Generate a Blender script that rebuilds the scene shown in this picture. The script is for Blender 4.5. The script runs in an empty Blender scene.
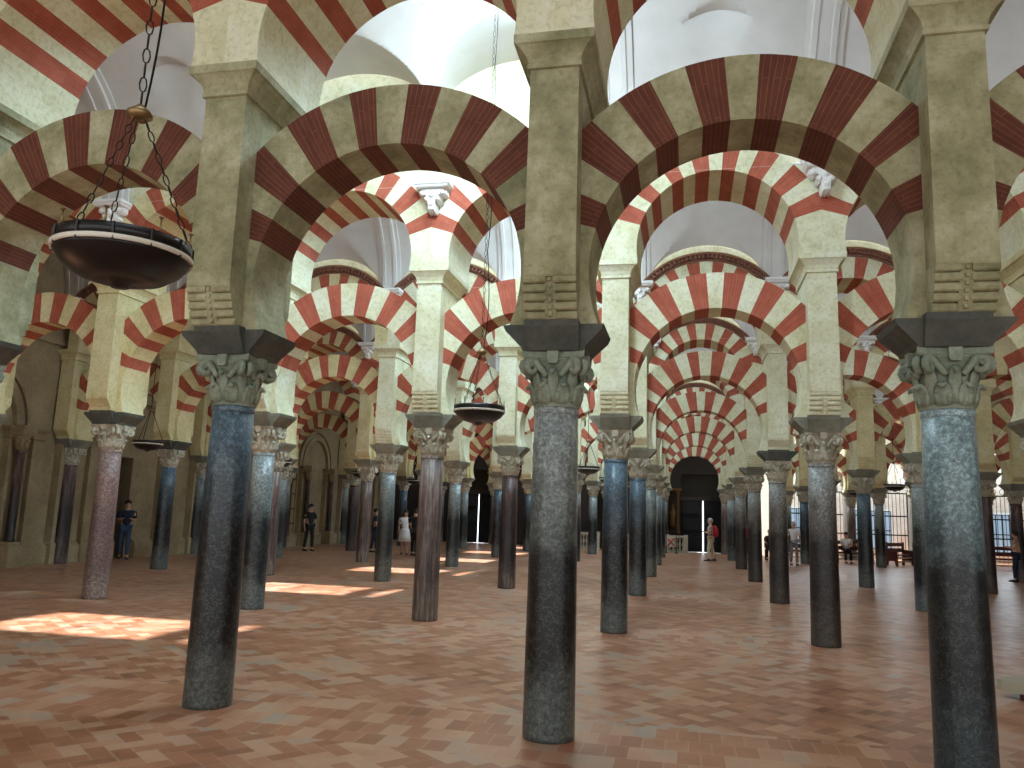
import bpy, bmesh, math, random
from mathutils import Vector, Matrix
random.seed(7)
sc = bpy.context.scene
col = sc.collection
PI = math.pi
sin, cos = math.sin, math.cos

# ---------------------------------------------------------------- camera
F, PITCH, ROLL, YAW = 793.88, 0.16035, 0.03424, 0.21752
CX, CZ, L, D, Y1 = 3.9731, 1.6866, 2.94694, 5.82157, 6.35729
def rot_world_to_cam():
    A = Matrix(((cos(YAW), sin(YAW), 0), (-sin(YAW), cos(YAW), 0), (0, 0, 1)))
    B = Matrix(((1, 0, 0), (0, cos(PITCH), sin(PITCH)), (0, -sin(PITCH), cos(PITCH))))
    C_ = Matrix(((cos(ROLL), 0, sin(ROLL)), (0, 1, 0), (-sin(ROLL), 0, cos(ROLL))))
    return C_ @ B @ A
RR = rot_world_to_cam()
cam_data = bpy.data.cameras.new('camera')
cam = bpy.data.objects.new('camera', cam_data); col.objects.link(cam)
cam_data.sensor_width = 36; cam_data.lens = F * 36 / 1024; cam_data.clip_end = 200
right, fwd, up = RR[0].copy(), RR[1].copy(), RR[2].copy()
M = Matrix((( right.x, up.x, -fwd.x), (right.y, up.y, -fwd.y), (right.z, up.z, -fwd.z)))
cam.matrix_world = Matrix.Translation((CX, 0, CZ)) @ M.to_4x4()
sc.camera = cam
def pix(x, y, z):
    v = RR @ (Vector((x, y, z)) - Vector((CX, 0, CZ)))
    return 512 + F * v.x / v.y, 384 - F * v.z / v.y

# ---------------------------------------------------------------- world, sun, exposure
sc.view_settings.view_transform = 'Standard'
sc.view_settings.look = 'None'
sc.view_settings.gamma = 1
sc.view_settings.use_curve_mapping = False
sc.view_settings.exposure = 0.0
world = bpy.data.worlds.new('world'); sc.world = world; world.use_nodes = True
bg = world.node_tree.nodes['Background']
bg.inputs[0].default_value = (0.90, 0.93, 0.92, 1); bg.inputs[1].default_value = 1.5
sc.cycles.use_denoising = True
sc.cycles.max_bounces = 8; sc.cycles.diffuse_bounces = 5; sc.cycles.glossy_bounces = 3
sc.cycles.sample_clamp_indirect = 6
BAY = lambda b: (b + .5) * L
NAVE = lambda k: Y1 + (k - .5) * D          # nave k lies in front of arcade k+1 (k = 0 is the viewer's)
ROW = lambda r: Y1 + (r - 1) * D
sd = bpy.data.lights.new('sun', 'SUN'); sd.energy = 15; sd.angle = math.radians(1.2); sd.color = (.96, .96, 1.0)
sun = bpy.data.objects.new('sun', sd); col.objects.link(sun)
SUN = Vector((-5.3, .45, -9.2)).normalized()
sun.rotation_euler = SUN.to_track_quat('-Z', 'Y').to_euler()
def area(name, loc, d, sx, sy, power, color=(.86, .94, 1.0)):
    a = bpy.data.lights.new(name, 'AREA'); a.shape = 'RECTANGLE'; a.size = sx; a.size_y = sy
    a.energy = power; a.color = color
    o = bpy.data.objects.new(name, a); col.objects.link(o); o.location = loc
    o.rotation_euler = Vector(d).normalized().to_track_quat('-Z', 'Y').to_euler()
    return o
ZS, RB = 6.86, 2.31                          # vault springing, barrel radius
NROW = 7
for k in range(0, 7):
    y0 = ROW(k) + .66
    for b, p in ((0, 420), (2, 190), (4, 170), (-2, 95)):
        if k == 0: p *= .07
        if k == 1 and b == 0: p *= .78
        if b == -3 and k < 1: continue
        cc = (.66, .84, 1.0) if b == 0 else (.75, .89, 1.0)
        area('daylight', (BAY(b), y0, 7.95), (0, 1, .1) if k else (0, .25, -1), 1.2, .8, p, cc)  # added area lamps at unseen lunettes, brightening vaults and arcade fronts
for k in range(0, 7):                        # added lamp under each crown opening for sky light, tilted toward the left piers
    area('skylight', (1.65, NAVE(k), 9.05), (-.75, -.12, -1), 2.4, 1.3, 400 if k else 50, (.58, .83, 1.0))

# ---------------------------------------------------------------- materials
def new_mat(name):
    m = bpy.data.materials.new(name); m.use_nodes = True
    nt = m.node_tree; b = nt.nodes['Principled BSDF']
    return m, nt, b
def N(nt, t, **kw):
    n = nt.nodes.new(t)
    for k, v in kw.items(): setattr(n, k, v)
    return n
def lin(c):
    return tuple(((v / 255) / 12.92 if v / 255 <= .04045 else ((v / 255 + .055) / 1.055) ** 2.4) for v in c) + (1,)
def plain(name, c, rough=.6, metal=0, emit=None, es=1):
    m, nt, b = new_mat(name)
    b.inputs['Base Color'].default_value = lin(c); b.inputs['Roughness'].default_value = rough
    b.inputs['Metallic'].default_value = metal
    if emit:
        b.inputs['Emission Color'].default_value = lin(emit); b.inputs['Emission Strength'].default_value = es
    return m
def coord(nt, kind='Object', rnd=True):
    tc = N(nt, 'ShaderNodeTexCoord')
    if not rnd: return tc.outputs[kind]
    oi = N(nt, 'ShaderNodeObjectInfo'); a = N(nt, 'ShaderNodeVectorMath', operation='ADD')
    s = N(nt, 'ShaderNodeVectorMath', operation='SCALE'); s.inputs['Scale'].default_value = 40
    cx = N(nt, 'ShaderNodeCombineXYZ')
    for i in range(3): nt.links.new(oi.outputs['Random'], cx.inputs[i])
    nt.links.new(cx.outputs[0], s.inputs[0]); nt.links.new(tc.outputs[kind], a.inputs[0]); nt.links.new(s.outputs[0], a.inputs[1])
    return a.outputs[0]
def noise(nt, vec, scale, detail=4, rough=.6):
    n = N(nt, 'ShaderNodeTexNoise'); n.inputs['Scale'].default_value = scale
    n.inputs['Detail'].default_value = detail; n.inputs['Roughness'].default_value = rough
    nt.links.new(vec, n.inputs['Vector']); return n.outputs['Fac']
def ramp(nt, fac, stops):
    r = N(nt, 'ShaderNodeValToRGB'); e = r.color_ramp.elements
    while len(e) < len(stops): e.new(.5)
    for el, (p, c) in zip(e, stops): el.position = p; el.color = c
    nt.links.new(fac, r.inputs[0]); return r.outputs[0]
def mix(nt, fac, a, b, mode='MIX'):
    m = N(nt, 'ShaderNodeMix', data_type='RGBA', blend_type=mode)
    if isinstance(fac, float): m.inputs[0].default_value = fac
    else: nt.links.new(fac, m.inputs[0])
    for i, v in ((6, a), (7, b)):
        if isinstance(v, tuple): m.inputs[i].default_value = v
        else: nt.links.new(v, m.inputs[i])
    return m.outputs[2]
def bump(nt, b, h, strength=.3, dist=.02):
    n = N(nt, 'ShaderNodeBump'); n.inputs['Strength'].default_value = strength; n.inputs['Distance'].default_value = dist
    nt.links.new(h, n.inputs['Height']); nt.links.new(n.outputs[0], b.inputs['Normal'])
def math_(nt, op, a, b=None, c=None):
    m = N(nt, 'ShaderNodeMath', operation=op)
    for i, v in enumerate((a, b, c)):
        if v is None: continue
        if isinstance(v, (int, float)): m.inputs[i].default_value = v
        else: nt.links.new(v, m.inputs[i])
    return m.outputs[0]

def stone(name, c1, c2, c3, bmp=.35, rough=.85, scale=2.2):
    m, nt, b = new_mat(name)
    v = coord(nt)
    n1 = noise(nt, v, scale, 5, .65); n2 = noise(nt, v, scale * 9, 5, .7)
    c = ramp(nt, n1, [(.33, lin(c1)), (.5, lin(c2)), (.68, lin(c3))])
    sp = ramp(nt, n2, [(.32, (.72, .70, .64, 1)), (.52, (1, 1, 1, 1))])
    nt.links.new(mix(nt, .8, c, sp, 'MULTIPLY'), b.inputs['Base Color'])
    b.inputs['Roughness'].default_value = rough
    bump(nt, b, n2, bmp, .02)
    return m
STONE_OLIVE = stone('weathered_limestone', (132, 134, 100), (166, 163, 128), (196, 195, 164), .6)  # darker, more olive limestone, set on the first arcade's piers and lower arches
STONE = stone('cream_limestone', (206, 202, 162), (220, 218, 184), (230, 230, 206), .25)
STONE_WARM = stone('honey_limestone', (202, 190, 138), (216, 204, 156), (226, 216, 174), .25)
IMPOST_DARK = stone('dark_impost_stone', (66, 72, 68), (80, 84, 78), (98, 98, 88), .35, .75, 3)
IMPOST = stone('grey_impost_stone', (110, 112, 100), (130, 130, 116), (150, 148, 132), .35, .8, 3)
CAP_GREY = stone('grey_carved_marble', (120, 134, 118), (142, 154, 136), (166, 174, 158), .35, .7, 5)
CAP_LIGHT = stone('pale_carved_marble', (160, 154, 134), (182, 176, 156), (202, 198, 180), .35, .7, 5)
WALLB = stone('beige_wall_stone', (140, 124, 94), (158, 140, 108), (172, 154, 120), .2, .85, 1.2)
DARKW = stone('dark_brown_wood', (26, 20, 15), (34, 26, 19), (42, 32, 24), .2, .7, 3)
PLASTER, nt, b = new_mat('white_plaster')
v = coord(nt, rnd=False); n1 = noise(nt, v, .8, 4)
nt.links.new(ramp(nt, n1, [(.35, lin((196, 191, 184))), (.65, lin((212, 208, 202)))]), b.inputs['Base Color'])
b.inputs['Roughness'].default_value = .9
PLASTER_TRIM = plain('bright_plaster', (228, 226, 222), .85)
BRONZE = plain('dark_bronze', (14, 14, 15), .32, 0)
CHAINM = plain('dark_iron_chain', (52, 46, 40), .45, .8)
BRASS = plain('aged_brass', (150, 128, 92), .35, .85)
RIMM = plain('pale_rim_metal', (226, 222, 208), .4, 0)
IRON = plain('black_iron', (20, 22, 24), .5, .6)
BLACK = plain('black_void', (8, 7, 7), .9)

def brick_mat(name, c1, c2, c3, mortar):
    m, nt, b = new_mat(name)
    tc = N(nt, 'ShaderNodeTexCoord')
    br = N(nt, 'ShaderNodeTexBrick'); nt.links.new(tc.outputs['UV'], br.inputs['Vector'])
    br.inputs['Scale'].default_value = 1; br.inputs['Brick Width'].default_value = .62
    br.inputs['Row Height'].default_value = .042; br.inputs['Mortar Size'].default_value = .0028
    br.inputs['Mortar Smooth'].default_value = .4
    br.inputs['Color1'].default_value = lin(c1); br.inputs['Color2'].default_value = lin(c2)
    br.inputs['Mortar'].default_value = lin(mortar)
    n = noise(nt, coord(nt), 4, 4, .7)
    sp = ramp(nt, n, [(.35, lin(c3)), (.6, (1, 1, 1, 1))])
    nt.links.new(mix(nt, .45, br.outputs['Color'], sp, 'MULTIPLY'), b.inputs['Base Color'])
    b.inputs['Roughness'].default_value = .85
    bump(nt, b, br.outputs['Fac'], -.2, .006)
    return m
RED = brick_mat('red_brick_voussoir', (176, 92, 68), (164, 82, 60), (196, 160, 140), (180, 112, 88))
RED_DARK = brick_mat('dark_red_brick_voussoir', (108, 58, 40), (97, 51, 36), (180, 150, 130), (132, 88, 68))  # darker brick, for the first arcade's lower arches and the hood moulds

def shaft_mat(name, top, mid, low, foot, veins=.25, grain=False, rough=.32):
    """shaft: paler stone above, handled and darkened lower drum, scuffed grey foot"""
    m, nt, b = new_mat(name)
    tc = N(nt, 'ShaderNodeTexCoord'); v = coord(nt)
    sep = N(nt, 'ShaderNodeSeparateXYZ'); nt.links.new(tc.outputs['Object'], sep.inputs[0])
    n = noise(nt, v, 3.2, 6, .75)
    h = math_(nt, 'ADD', sep.outputs[2], math_(nt, 'MULTIPLY', math_(nt, 'SUBTRACT', n, .5), 1.3))
    hn = math_(nt, 'DIVIDE', h, 2.6)
    base = ramp(nt, hn, [(.10, lin(foot)), (.24, lin(low)), (.52, lin(low)), (.70, lin(mid)), (.92, lin(top))])
    if grain:
        mp = N(nt, 'ShaderNodeMapping'); mp.inputs['Scale'].default_value = (1, 1, .08); nt.links.new(v, mp.inputs[0])
        n2 = noise(nt, mp.outputs[0], 22, 5, .7)
    else:
        n2 = noise(nt, v, 26, 8, .85)
    sp = ramp(nt, n2, [(.36, (.22, .22, .25, 1)), (.5, (.85, .86, .88, 1)), (.62, (2.2, 2.3, 2.3, 1))])
    c = mix(nt, .85, base, sp, 'MULTIPLY')
    spk = math_(nt, 'GREATER_THAN', noise(nt, v, 60, 6, .9), .60)
    c = mix(nt, math_(nt, 'MULTIPLY', spk, .45), c, lin((140, 152, 154)))
    # pale scratches and veins
    mu = noise(nt, v, 7, 9, .72)
    vein = math_(nt, 'LESS_THAN', math_(nt, 'ABSOLUTE', math_(nt, 'SUBTRACT', mu, .5)), .006)
    c = mix(nt, math_(nt, 'MULTIPLY', vein, veins * .55), c, lin((150, 155, 152)))
    nt.links.new(c, b.inputs['Base Color'])
    b.inputs['Roughness'].default_value = rough
    bump(nt, b, n2, .12, .008)
    return m
SH = {
 'dark blue-black': shaft_mat('blue_black_marble', (88, 110, 124), (56, 70, 80), (11, 13, 18), (78, 82, 80), .6),
 'mottled blue-green': shaft_mat('blue_green_marble', (146, 170, 176), (112, 134, 140), (18, 26, 30), (46, 58, 64), .5),
 'blue-grey': shaft_mat('blue_grey_marble', (148, 156, 154), (112, 120, 118), (18, 22, 24), (84, 90, 88), .5),
 'purple-brown': shaft_mat('purple_brown_marble', (128, 114, 106), (104, 86, 80), (78, 62, 56), (104, 90, 80), .2, True, .45),
 'rosy brown': shaft_mat('rosy_marble', (146, 124, 116), (128, 102, 96), (104, 82, 78), (132, 112, 102), .35, False, .42),
 'grey and dark brown': shaft_mat('grey_brown_marble', (146, 146, 140), (104, 98, 92), (36, 28, 26), (62, 54, 48), .3, False, .4),
 'greenish grey': shaft_mat('green_grey_marble', (140, 148, 144), (92, 100, 96), (28, 32, 30), (92, 90, 82), .5, False, .36),
 'dark reddish brown': shaft_mat('dark_red_marble', (96, 76, 72), (66, 48, 46), (40, 28, 28), (80, 66, 60), .15, True, .4),
 'pale grey': shaft_mat('pale_grey_marble', (170, 168, 160), (150, 148, 142), (120, 118, 112), (140, 134, 124), .2, False, .4),
}
# floor: herringbone terracotta, straight border courses along the column lines
FLOORM, nt, b = new_mat('terracotta_floor')
tc = N(nt, 'ShaderNodeTexCoord')
mp = N(nt, 'ShaderNodeMapping'); mp.inputs['Rotation'].default_value = (0, 0, math.radians(38)); mp.inputs['Scale'].default_value = (1 / .135,) * 3
nt.links.new(tc.outputs['Object'], mp.inputs[0])
sx = N(nt, 'ShaderNodeSeparateXYZ'); nt.links.new(mp.outputs[0], sx.inputs[0])
X, Yc = sx.outputs[0], sx.outputs[1]
fi, fj = math_(nt, 'FLOOR', X), math_(nt, 'FLOOR', Yc)
m4 = math_(nt, 'FLOORED_MODULO', math_(nt, 'SUBTRACT', fi, fj), 4)
is1 = math_(nt, 'COMPARE', m4, 1, .1); is2 = math_(nt, 'COMPARE', m4, 2, .1)
hor = math_(nt, 'LESS_THAN', m4, 1.5)
idx = math_(nt, 'SUBTRACT', fi, is1); idy = math_(nt, 'SUBTRACT', fj, is2)
lx, ly = math_(nt, 'SUBTRACT', X, idx), math_(nt, 'SUBTRACT', Yc, idy)
wx = math_(nt, 'ADD', hor, 1); wy = math_(nt, 'SUBTRACT', 2, hor)
dx = math_(nt, 'MINIMUM', lx, math_(nt, 'SUBTRACT', wx, lx)); dy = math_(nt, 'MINIMUM', ly, math_(nt, 'SUBTRACT', wy, ly))
edge = math_(nt, 'MINIMUM', dx, dy)
cid = N(nt, 'ShaderNodeCombineXYZ'); nt.links.new(idx, cid.inputs[0]); nt.links.new(idy, cid.inputs[1]); nt.links.new(hor, cid.inputs[2])
# border courses
s2 = N(nt, 'ShaderNodeSeparateXYZ'); nt.links.new(tc.outputs['Object'], s2.inputs[0])
by = math_(nt, 'DIVIDE', s2.outputs[1], .3); bj = math_(nt, 'FLOOR', by)
bx = math_(nt, 'ADD', math_(nt, 'DIVIDE', s2.outputs[0], .17), math_(nt, 'MULTIPLY', bj, .5)); bi = math_(nt, 'FLOOR', bx)
fx, fy = math_(nt, 'SUBTRACT', bx, bi), math_(nt, 'SUBTRACT', by, bj)
be = math_(nt, 'MINIMUM', math_(nt, 'MINIMUM', fx, math_(nt, 'SUBTRACT', 1, fx)),
           math_(nt, 'MULTIPLY', math_(nt, 'MINIMUM', fy, math_(nt, 'SUBTRACT', 1, fy)), 2))
bid = N(nt, 'ShaderNodeCombineXYZ'); nt.links.new(bi, bid.inputs[0]); nt.links.new(bj, bid.inputs[1]); bid.inputs[2].default_value = 7
dist = math_(nt, 'PINGPONG', math_(nt, 'SUBTRACT', s2.outputs[1], Y1), D / 2)
inb = math_(nt, 'LESS_THAN', dist, .62)
e_ = N(nt, 'ShaderNodeMix', data_type='FLOAT'); nt.links.new(inb, e_.inputs[0]); nt.links.new(edge, e_.inputs[2]); nt.links.new(be, e_.inputs[3])
i_ = N(nt, 'ShaderNodeMix', data_type='VECTOR'); nt.links.new(inb, i_.inputs[0]); nt.links.new(cid.outputs[0], i_.inputs[4]); nt.links.new(bid.outputs[0], i_.inputs[5])
wn = N(nt, 'ShaderNodeTexWhiteNoise', noise_dimensions='3D'); nt.links.new(i_.outputs[1], wn.inputs['Vector'])
big = noise(nt, tc.outputs['Object'], .45, 5, .6)
t = math_(nt, 'ADD', math_(nt, 'MULTIPLY', wn.outputs['Value'], .44), math_(nt, 'MULTIPLY', big, .82))
tile = ramp(nt, t, [(.24, lin((124, 80, 57))), (.42, lin((156, 102, 72))), (.6, lin((174, 118, 88))), (.76, lin((194, 150, 120))), (.9, lin((168, 150, 134)))])
gr = math_(nt, 'LESS_THAN', e_.outputs[0], .035)
c = mix(nt, math_(nt, 'MULTIPLY', gr, .5), tile, lin((190, 160, 136)))
nt.links.new(c, b.inputs['Base Color'])
rn = noise(nt, tc.outputs['Object'], 3, 4)
rr_ = N(nt, 'ShaderNodeMapRange'); nt.links.new(rn, rr_.inputs[0]); rr_.inputs[3].default_value = .24; rr_.inputs[4].default_value = .42
nt.links.new(rr_.outputs[0], b.inputs['Roughness'])
bh = math_(nt, 'ADD', math_(nt, 'MULTIPLY', noise(nt, tc.outputs['Object'], 9, 3), .5), math_(nt, 'MULTIPLY', wn.outputs['Value'], .25))
bump(nt, b, bh, .12, .02); b.inputs['Specular IOR Level'].default_value = .7

# ---------------------------------------------------------------- mesh builder
class MB:
    def __init__(s): s.v = []; s.f = []; s.mi = []; s.uv = []; s.sm = []
    def face(s, idx, m=0, uv=None, smooth=False):
        s.f.append(tuple(idx)); s.mi.append(m); s.uv.append(uv); s.sm.append(smooth)
    def quad(s, a, b, c, d, m=0, uv=None, smooth=False):
        n = len(s.v); s.v += [tuple(a), tuple(b), tuple(c), tuple(d)]; s.face((n, n + 1, n + 2, n + 3), m, uv, smooth)
    def loft(s, rings, m=0, cap=True, smooth=False, closed=True):
        n0 = len(s.v); k = len(rings[0])
        for r in rings: s.v += [tuple(p) for p in r]
        for i in range(len(rings) - 1):
            for j in range(k if closed else k - 1):
                a = n0 + i * k + j; b = n0 + i * k + (j + 1) % k
                s.face((a, b, b + k, a + k), m, None, smooth)
        if cap and closed:
            s.face([n0 + j for j in reversed(range(k))], m); e = n0 + (len(rings) - 1) * k
            s.face([e + j for j in range(k)], m)
    def box(s, x0, x1, y0, y1, z0, z1, m=0):
        r = lambda z: [(x0, y0, z), (x1, y0, z), (x1, y1, z), (x0, y1, z)]
        s.loft([r(z0), r(z1)], m)
    def rects(s, lst, m=0, cx=0, cy=0):       # (z, hx, hy[, yc])
        s.loft([[(cx - q[1], cy - q[2], q[0]), (cx + q[1], cy - q[2], q[0]), (cx + q[1], cy + q[2], q[0]), (cx - q[1], cy + q[2], q[0])] for q in lst], m)
    def lathe(s, prof, seg=24, m=0, c=(0, 0, 0), smooth=True, cap=True):
        s.loft([[(c[0] + r * cos(2 * PI * j / seg), c[1] + r * sin(2 * PI * j / seg), c[2] + z) for j in range(seg)] for r, z in prof], m, cap, smooth)
    def tube(s, pts, rad, seg=6, m=0, smooth=True, closed=False):
        pts = [Vector(p) for p in pts]; rings = []; n = len(pts)
        if not hasattr(rad, '__len__'): rad = [rad] * n
        ref = None
        for i, p in enumerate(pts):
            if closed: t = pts[(i + 1) % n] - pts[i - 1]
            else: t = pts[min(i + 1, n - 1)] - pts[max(i - 1, 0)]
            t.normalize()
            if ref is None: ref = Vector((0, 0, 1)) if abs(t.z) < .9 else Vector((1, 0, 0))
            a = (ref - t * ref.dot(t)).normalized(); ref = a; b_ = t.cross(a)
            rings.append([p + (a * cos(2 * PI * j / seg) + b_ * sin(2 * PI * j / seg)) * rad[i] for j in range(seg)])
        if closed: rings.append(rings[0])
        s.loft(rings, m, not closed, smooth)
    def prism(s, outline, y0, y1, m=0, taper=1):   # outline in (x,z)
        cz = sum(p[1] for p in outline) / len(outline)
        s.loft([[(x, y0, z) for x, z in outline], [(x * taper, y1, z) for x, z in outline]], m)
    def build(s, name, mats, parent=None, loc=None):
        me = bpy.data.meshes.new(name); me.from_pydata(s.v, [], s.f)
        if not isinstance(mats, (list, tuple)): mats = [mats]
        for m in mats: me.materials.append(m)
        me.polygons.foreach_set('material_index', s.mi)
        me.polygons.foreach_set('use_smooth', s.sm)
        if any(u is not None for u in s.uv):
            uvl = me.uv_layers.new(name='uv'); k = 0
            for f, u in zip(s.f, s.uv):
                for q in range(len(f)):
                    if u is not None: uvl.data[k].uv = u[q]
                    k += 1
        me.update()
        bm = bmesh.new(); bm.from_mesh(me); bmesh.ops.remove_doubles(bm, verts=bm.verts, dist=1e-5)
        bmesh.ops.recalc_face_normals(bm, faces=bm.faces); bm.to_mesh(me); bm.free()
        o = bpy.data.objects.new(name, me); col.objects.link(o)
        if parent: o.parent = parent
        if loc: o.location = loc
        return o
def empty(name, loc=(0, 0, 0), rz=0):
    o = bpy.data.objects.new(name, None); col.objects.link(o); o.location = loc; o.rotation_euler.z = rz
    o.empty_display_size = .2
    return o
def tag(o, label=None, cat=None, group=None, kind=None):
    if label: o['label'] = label
    if cat: o['category'] = cat
    if group: o['group'] = group
    if kind: o['kind'] = kind
    return o
def struct(name, mb, mats):
    o = mb.build(name, mats); o['kind'] = 'structure'; return o
CH = {}
def kids(o):
    return [c for c in bpy.data.objects if c.parent == o]
def copy_tree(src, tree=None, parent=None):
    if tree is None: tree = CH[src.name]
    c = src.copy(); col.objects.link(c)
    if parent: c.parent = parent
    out = {}
    for ch, sub in tree:
        q, more = copy_tree(ch, sub, c); out.setdefault(ch.name.split('.')[0], []).append(q)
        for kx, lst in more.items(): out.setdefault(kx, []).extend(lst)
    return c, out
def register(o):
    def rec(x): return [(c, rec(c)) for c in kids(x)]
    CH[o.name] = rec(o)
def set_mat(o, m):
    o.material_slots[0].link = 'OBJECT'; o.material_slots[0].material = m

# ---------------------------------------------------------------- floor, walls
mb = MB(); mb.quad((-16, -6, 0), (30, -6, 0), (30, 46, 0), (-16, 46, 0))
fl = struct('floor', mb, FLOORM)
XW = -12.05
XR = 27
ORD = ['first', 'second', 'third', 'fourth', 'fifth', 'sixth', 'seventh', 'eighth', 'ninth', 'tenth', 'eleventh', 'twelfth', 'thirteenth']

# ---------------------------------------------------------------- arches
def arch_mesh(Ri, Re, zc, hd, xlim, t_spring, t_first, nv, seed, jit=.006):
    """ring of voussoirs; material 0 stone, 1 brick"""
    rnd = random.Random(seed)
    mb = MB()
    bounds = [t_first + (PI - 2 * t_first) * i / nv for i in range(nv + 1)]
    bounds = [bounds[0]] + [q + rnd.uniform(-jit, jit) * 3 for q in bounds[1:-1]] + [bounds[-1]]
    segs = []
    def add(t0, t1, m, n):
        for i in range(n): segs.append((t0 + (t1 - t0) * i / n, t0 + (t1 - t0) * (i + 1) / n, m))
    add(t_spring, t_first, 0, 6)
    for i in range(nv): add(bounds[i], bounds[i + 1], 1 if i % 2 == 0 else 0, 3)
    add(PI - t_first, PI - t_spring, 0, 6)
    tc_ = math.acos(min(1, xlim / Re))
    out = []
    for t0, t1, m in segs:                    # split at the clip corner
        cut = [t0]
        for q in (tc_, PI - tc_):
            if t0 < q < t1: cut.append(q)
        cut.append(t1)
        for a, b_ in zip(cut, cut[1:]): out.append((a, b_, m))
    def ro(t):
        c_ = abs(cos(t)); r = Re
        if c_ > 1e-4: r = min(r, xlim / c_)
        return r
    P = lambda r, t, y: (r * cos(t), y, zc + r * sin(t))
    for t0, t1, m in out:
        a, b_ = ro(t0), ro(t1)
        for y, sg in ((-hd, 1), (hd, -1)):
            mb.quad(P(Ri, t0, y), P(a, t0, y), P(b_, t1, y), P(Ri, t1, y), m,
                    [(Ri, t0 * 1.4), (a, t0 * 1.4), (b_, t1 * 1.4), (Ri, t1 * 1.4)])
        mb.quad(P(Ri, t0, -hd), P(Ri, t0, hd), P(Ri, t1, hd), P(Ri, t1, -hd), m,
                [(-hd, t0 * 1.4), (hd, t0 * 1.4), (hd, t1 * 1.4), (-hd, t1 * 1.4)])
        mb.quad(P(a, t0, -hd), P(a, t0, hd), P(b_, t1, hd), P(b_, t1, -hd), m,
                [(-hd, t0 * 1.4), (hd, t0 * 1.4), (hd, t1 * 1.4), (-hd, t1 * 1.4)])
    for t in (out[0][0], out[-1][1]):
        a = ro(t); mb.quad(P(Ri, t, -hd), P(a, t, -hd), P(a, t, hd), P(Ri, t, hd), 0)
    return mb
# z of horseshoe springing 3.17, upper springing 5.72
LOW = []
for s in range(3):
    o = arch_mesh(1.20, 1.75, 3.61, .28, 1.275, -math.asin(.44 / 1.20), math.radians(17), 15, s).build('horseshoe_arch', [STONE, RED])
    LOW.append(o)
UP = []
for s in range(3):
    o = arch_mesh(1.16, 1.62, 5.69, .60, L / 2, -.162, math.radians(17.5), 15, s + 10).build('round_arch', [STONE, RED])
    UP.append(o)

# ---------------------------------------------------------------- column
def leaf(mb, ang, z0, h, r0, out, w, curl=.05, m=0):
    """a leaf that rises along the bell and rolls outward at its tip"""
    u = Vector((cos(ang), sin(ang), 0)); tdir = Vector((-sin(ang), cos(ang), 0))
    path = [(r0, 0, .55), (r0 + .012, .35, .9), (r0 + .022, .65, 1.0), (r0 + out * .55, .88, .85), (r0 + out * .95, .98, .62), (r0 + out * 1.15, .90, .42), (r0 + out * 1.05, .80, .2)]
    rings = []
    for i, (r, q, ww) in enumerate(path):
        c = u * r + Vector((0, 0, z0 + h * q)); th = .018
        p0 = path[max(0, i - 1)]; p1 = path[min(len(path) - 1, i + 1)]
        tan = (u * (p1[0] - p0[0]) + Vector((0, 0, h * (p1[1] - p0[1])))).normalized()
        nrm = tdir.cross(tan).normalized()
        ring = []
        for j in range(8):
            a = 2 * PI * j / 8
            rib = .35 if j % 2 else 1
            ring.append(c + tdir * (w * .5 * ww * cos(a)) + nrm * (th * sin(a) * (1.2 - .3 * rib)))
        rings.append(ring)
    mb.loft(rings, m, True, True)
def capital_mesh(return_parts=False):
    mb = MB(); leafs = mb
    mb.lathe([(.183, 0), (.186, .012), (.184, .03), (.178, .045), (.178, .06), (.182, .2), (.195, .3), (.225, .37), (.24, .385)], 24)
    for k in range(8): leaf(mb, k * PI / 4 + PI / 8, .02, .16, .178, .058, .125)
    for k in range(8): leaf(mb, k * PI / 4, .04, .26, .180, .066, .10)
    for k in range(16): leaf(mb, k * PI / 8 + PI / 16, .03, .10, .180, .022, .05)
    for k in range(4):
        a = PI / 4 + k * PI / 2
        u = Vector((cos(a), sin(a), 0)); s_ = Vector((-sin(a), cos(a), 0))
        for side in (-1, 1):                  # paired scrolls under each corner
            pts = []; rad = []
            for j in range(6):
                q = j / 5; pts.append(u * (.185 + .065 * q) + s_ * side * (.11 - .07 * q) + Vector((0, 0, .24 + .12 * q))); rad.append(.022 + .01 * q)
            for j in range(12):
                q = j / 11; th = PI * .5 - q * 2.6 * PI; rr = .055 * (1 - .62 * q)
                pts.append(u * (.275 + rr * cos(th)) + s_ * side * .035 + Vector((0, 0, .312 + rr * sin(th)))); rad.append(.03 * (1 - .3 * q))
            mb.tube(pts, rad, 7)
    # concave abacus with a boss on each side
    if return_parts: mb = MB()
    rings = []
    for z, e in ((.378, 0), (.392, .018), (.44, .022)):
        ring = []
        for k in range(4):
            for j in range(5):
                q = -1 + 2 * j / 5
                hw = .232 + e - .035 * (1 - q * q)
                a = k * PI / 2
                ring.append((hw * cos(a) - (q * (.232 + e)) * sin(a), hw * sin(a) + (q * (.232 + e)) * cos(a), z))
        rings.append(ring)
    mb.loft(rings)
    for k in range(4):
        a = k * PI / 2; c, s = cos(a), sin(a)
        pts = [(.19, .045), (.262, .045), (.262, -.045), (.19, -.045)]
        mb.loft([[(x * c - y * s * q, x * s + y * c * q, z) for x, y in pts] for z, q in ((.335, .7), (.36, 1), (.435, 1))])
    return (leafs, mb) if return_parts else mb
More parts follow.
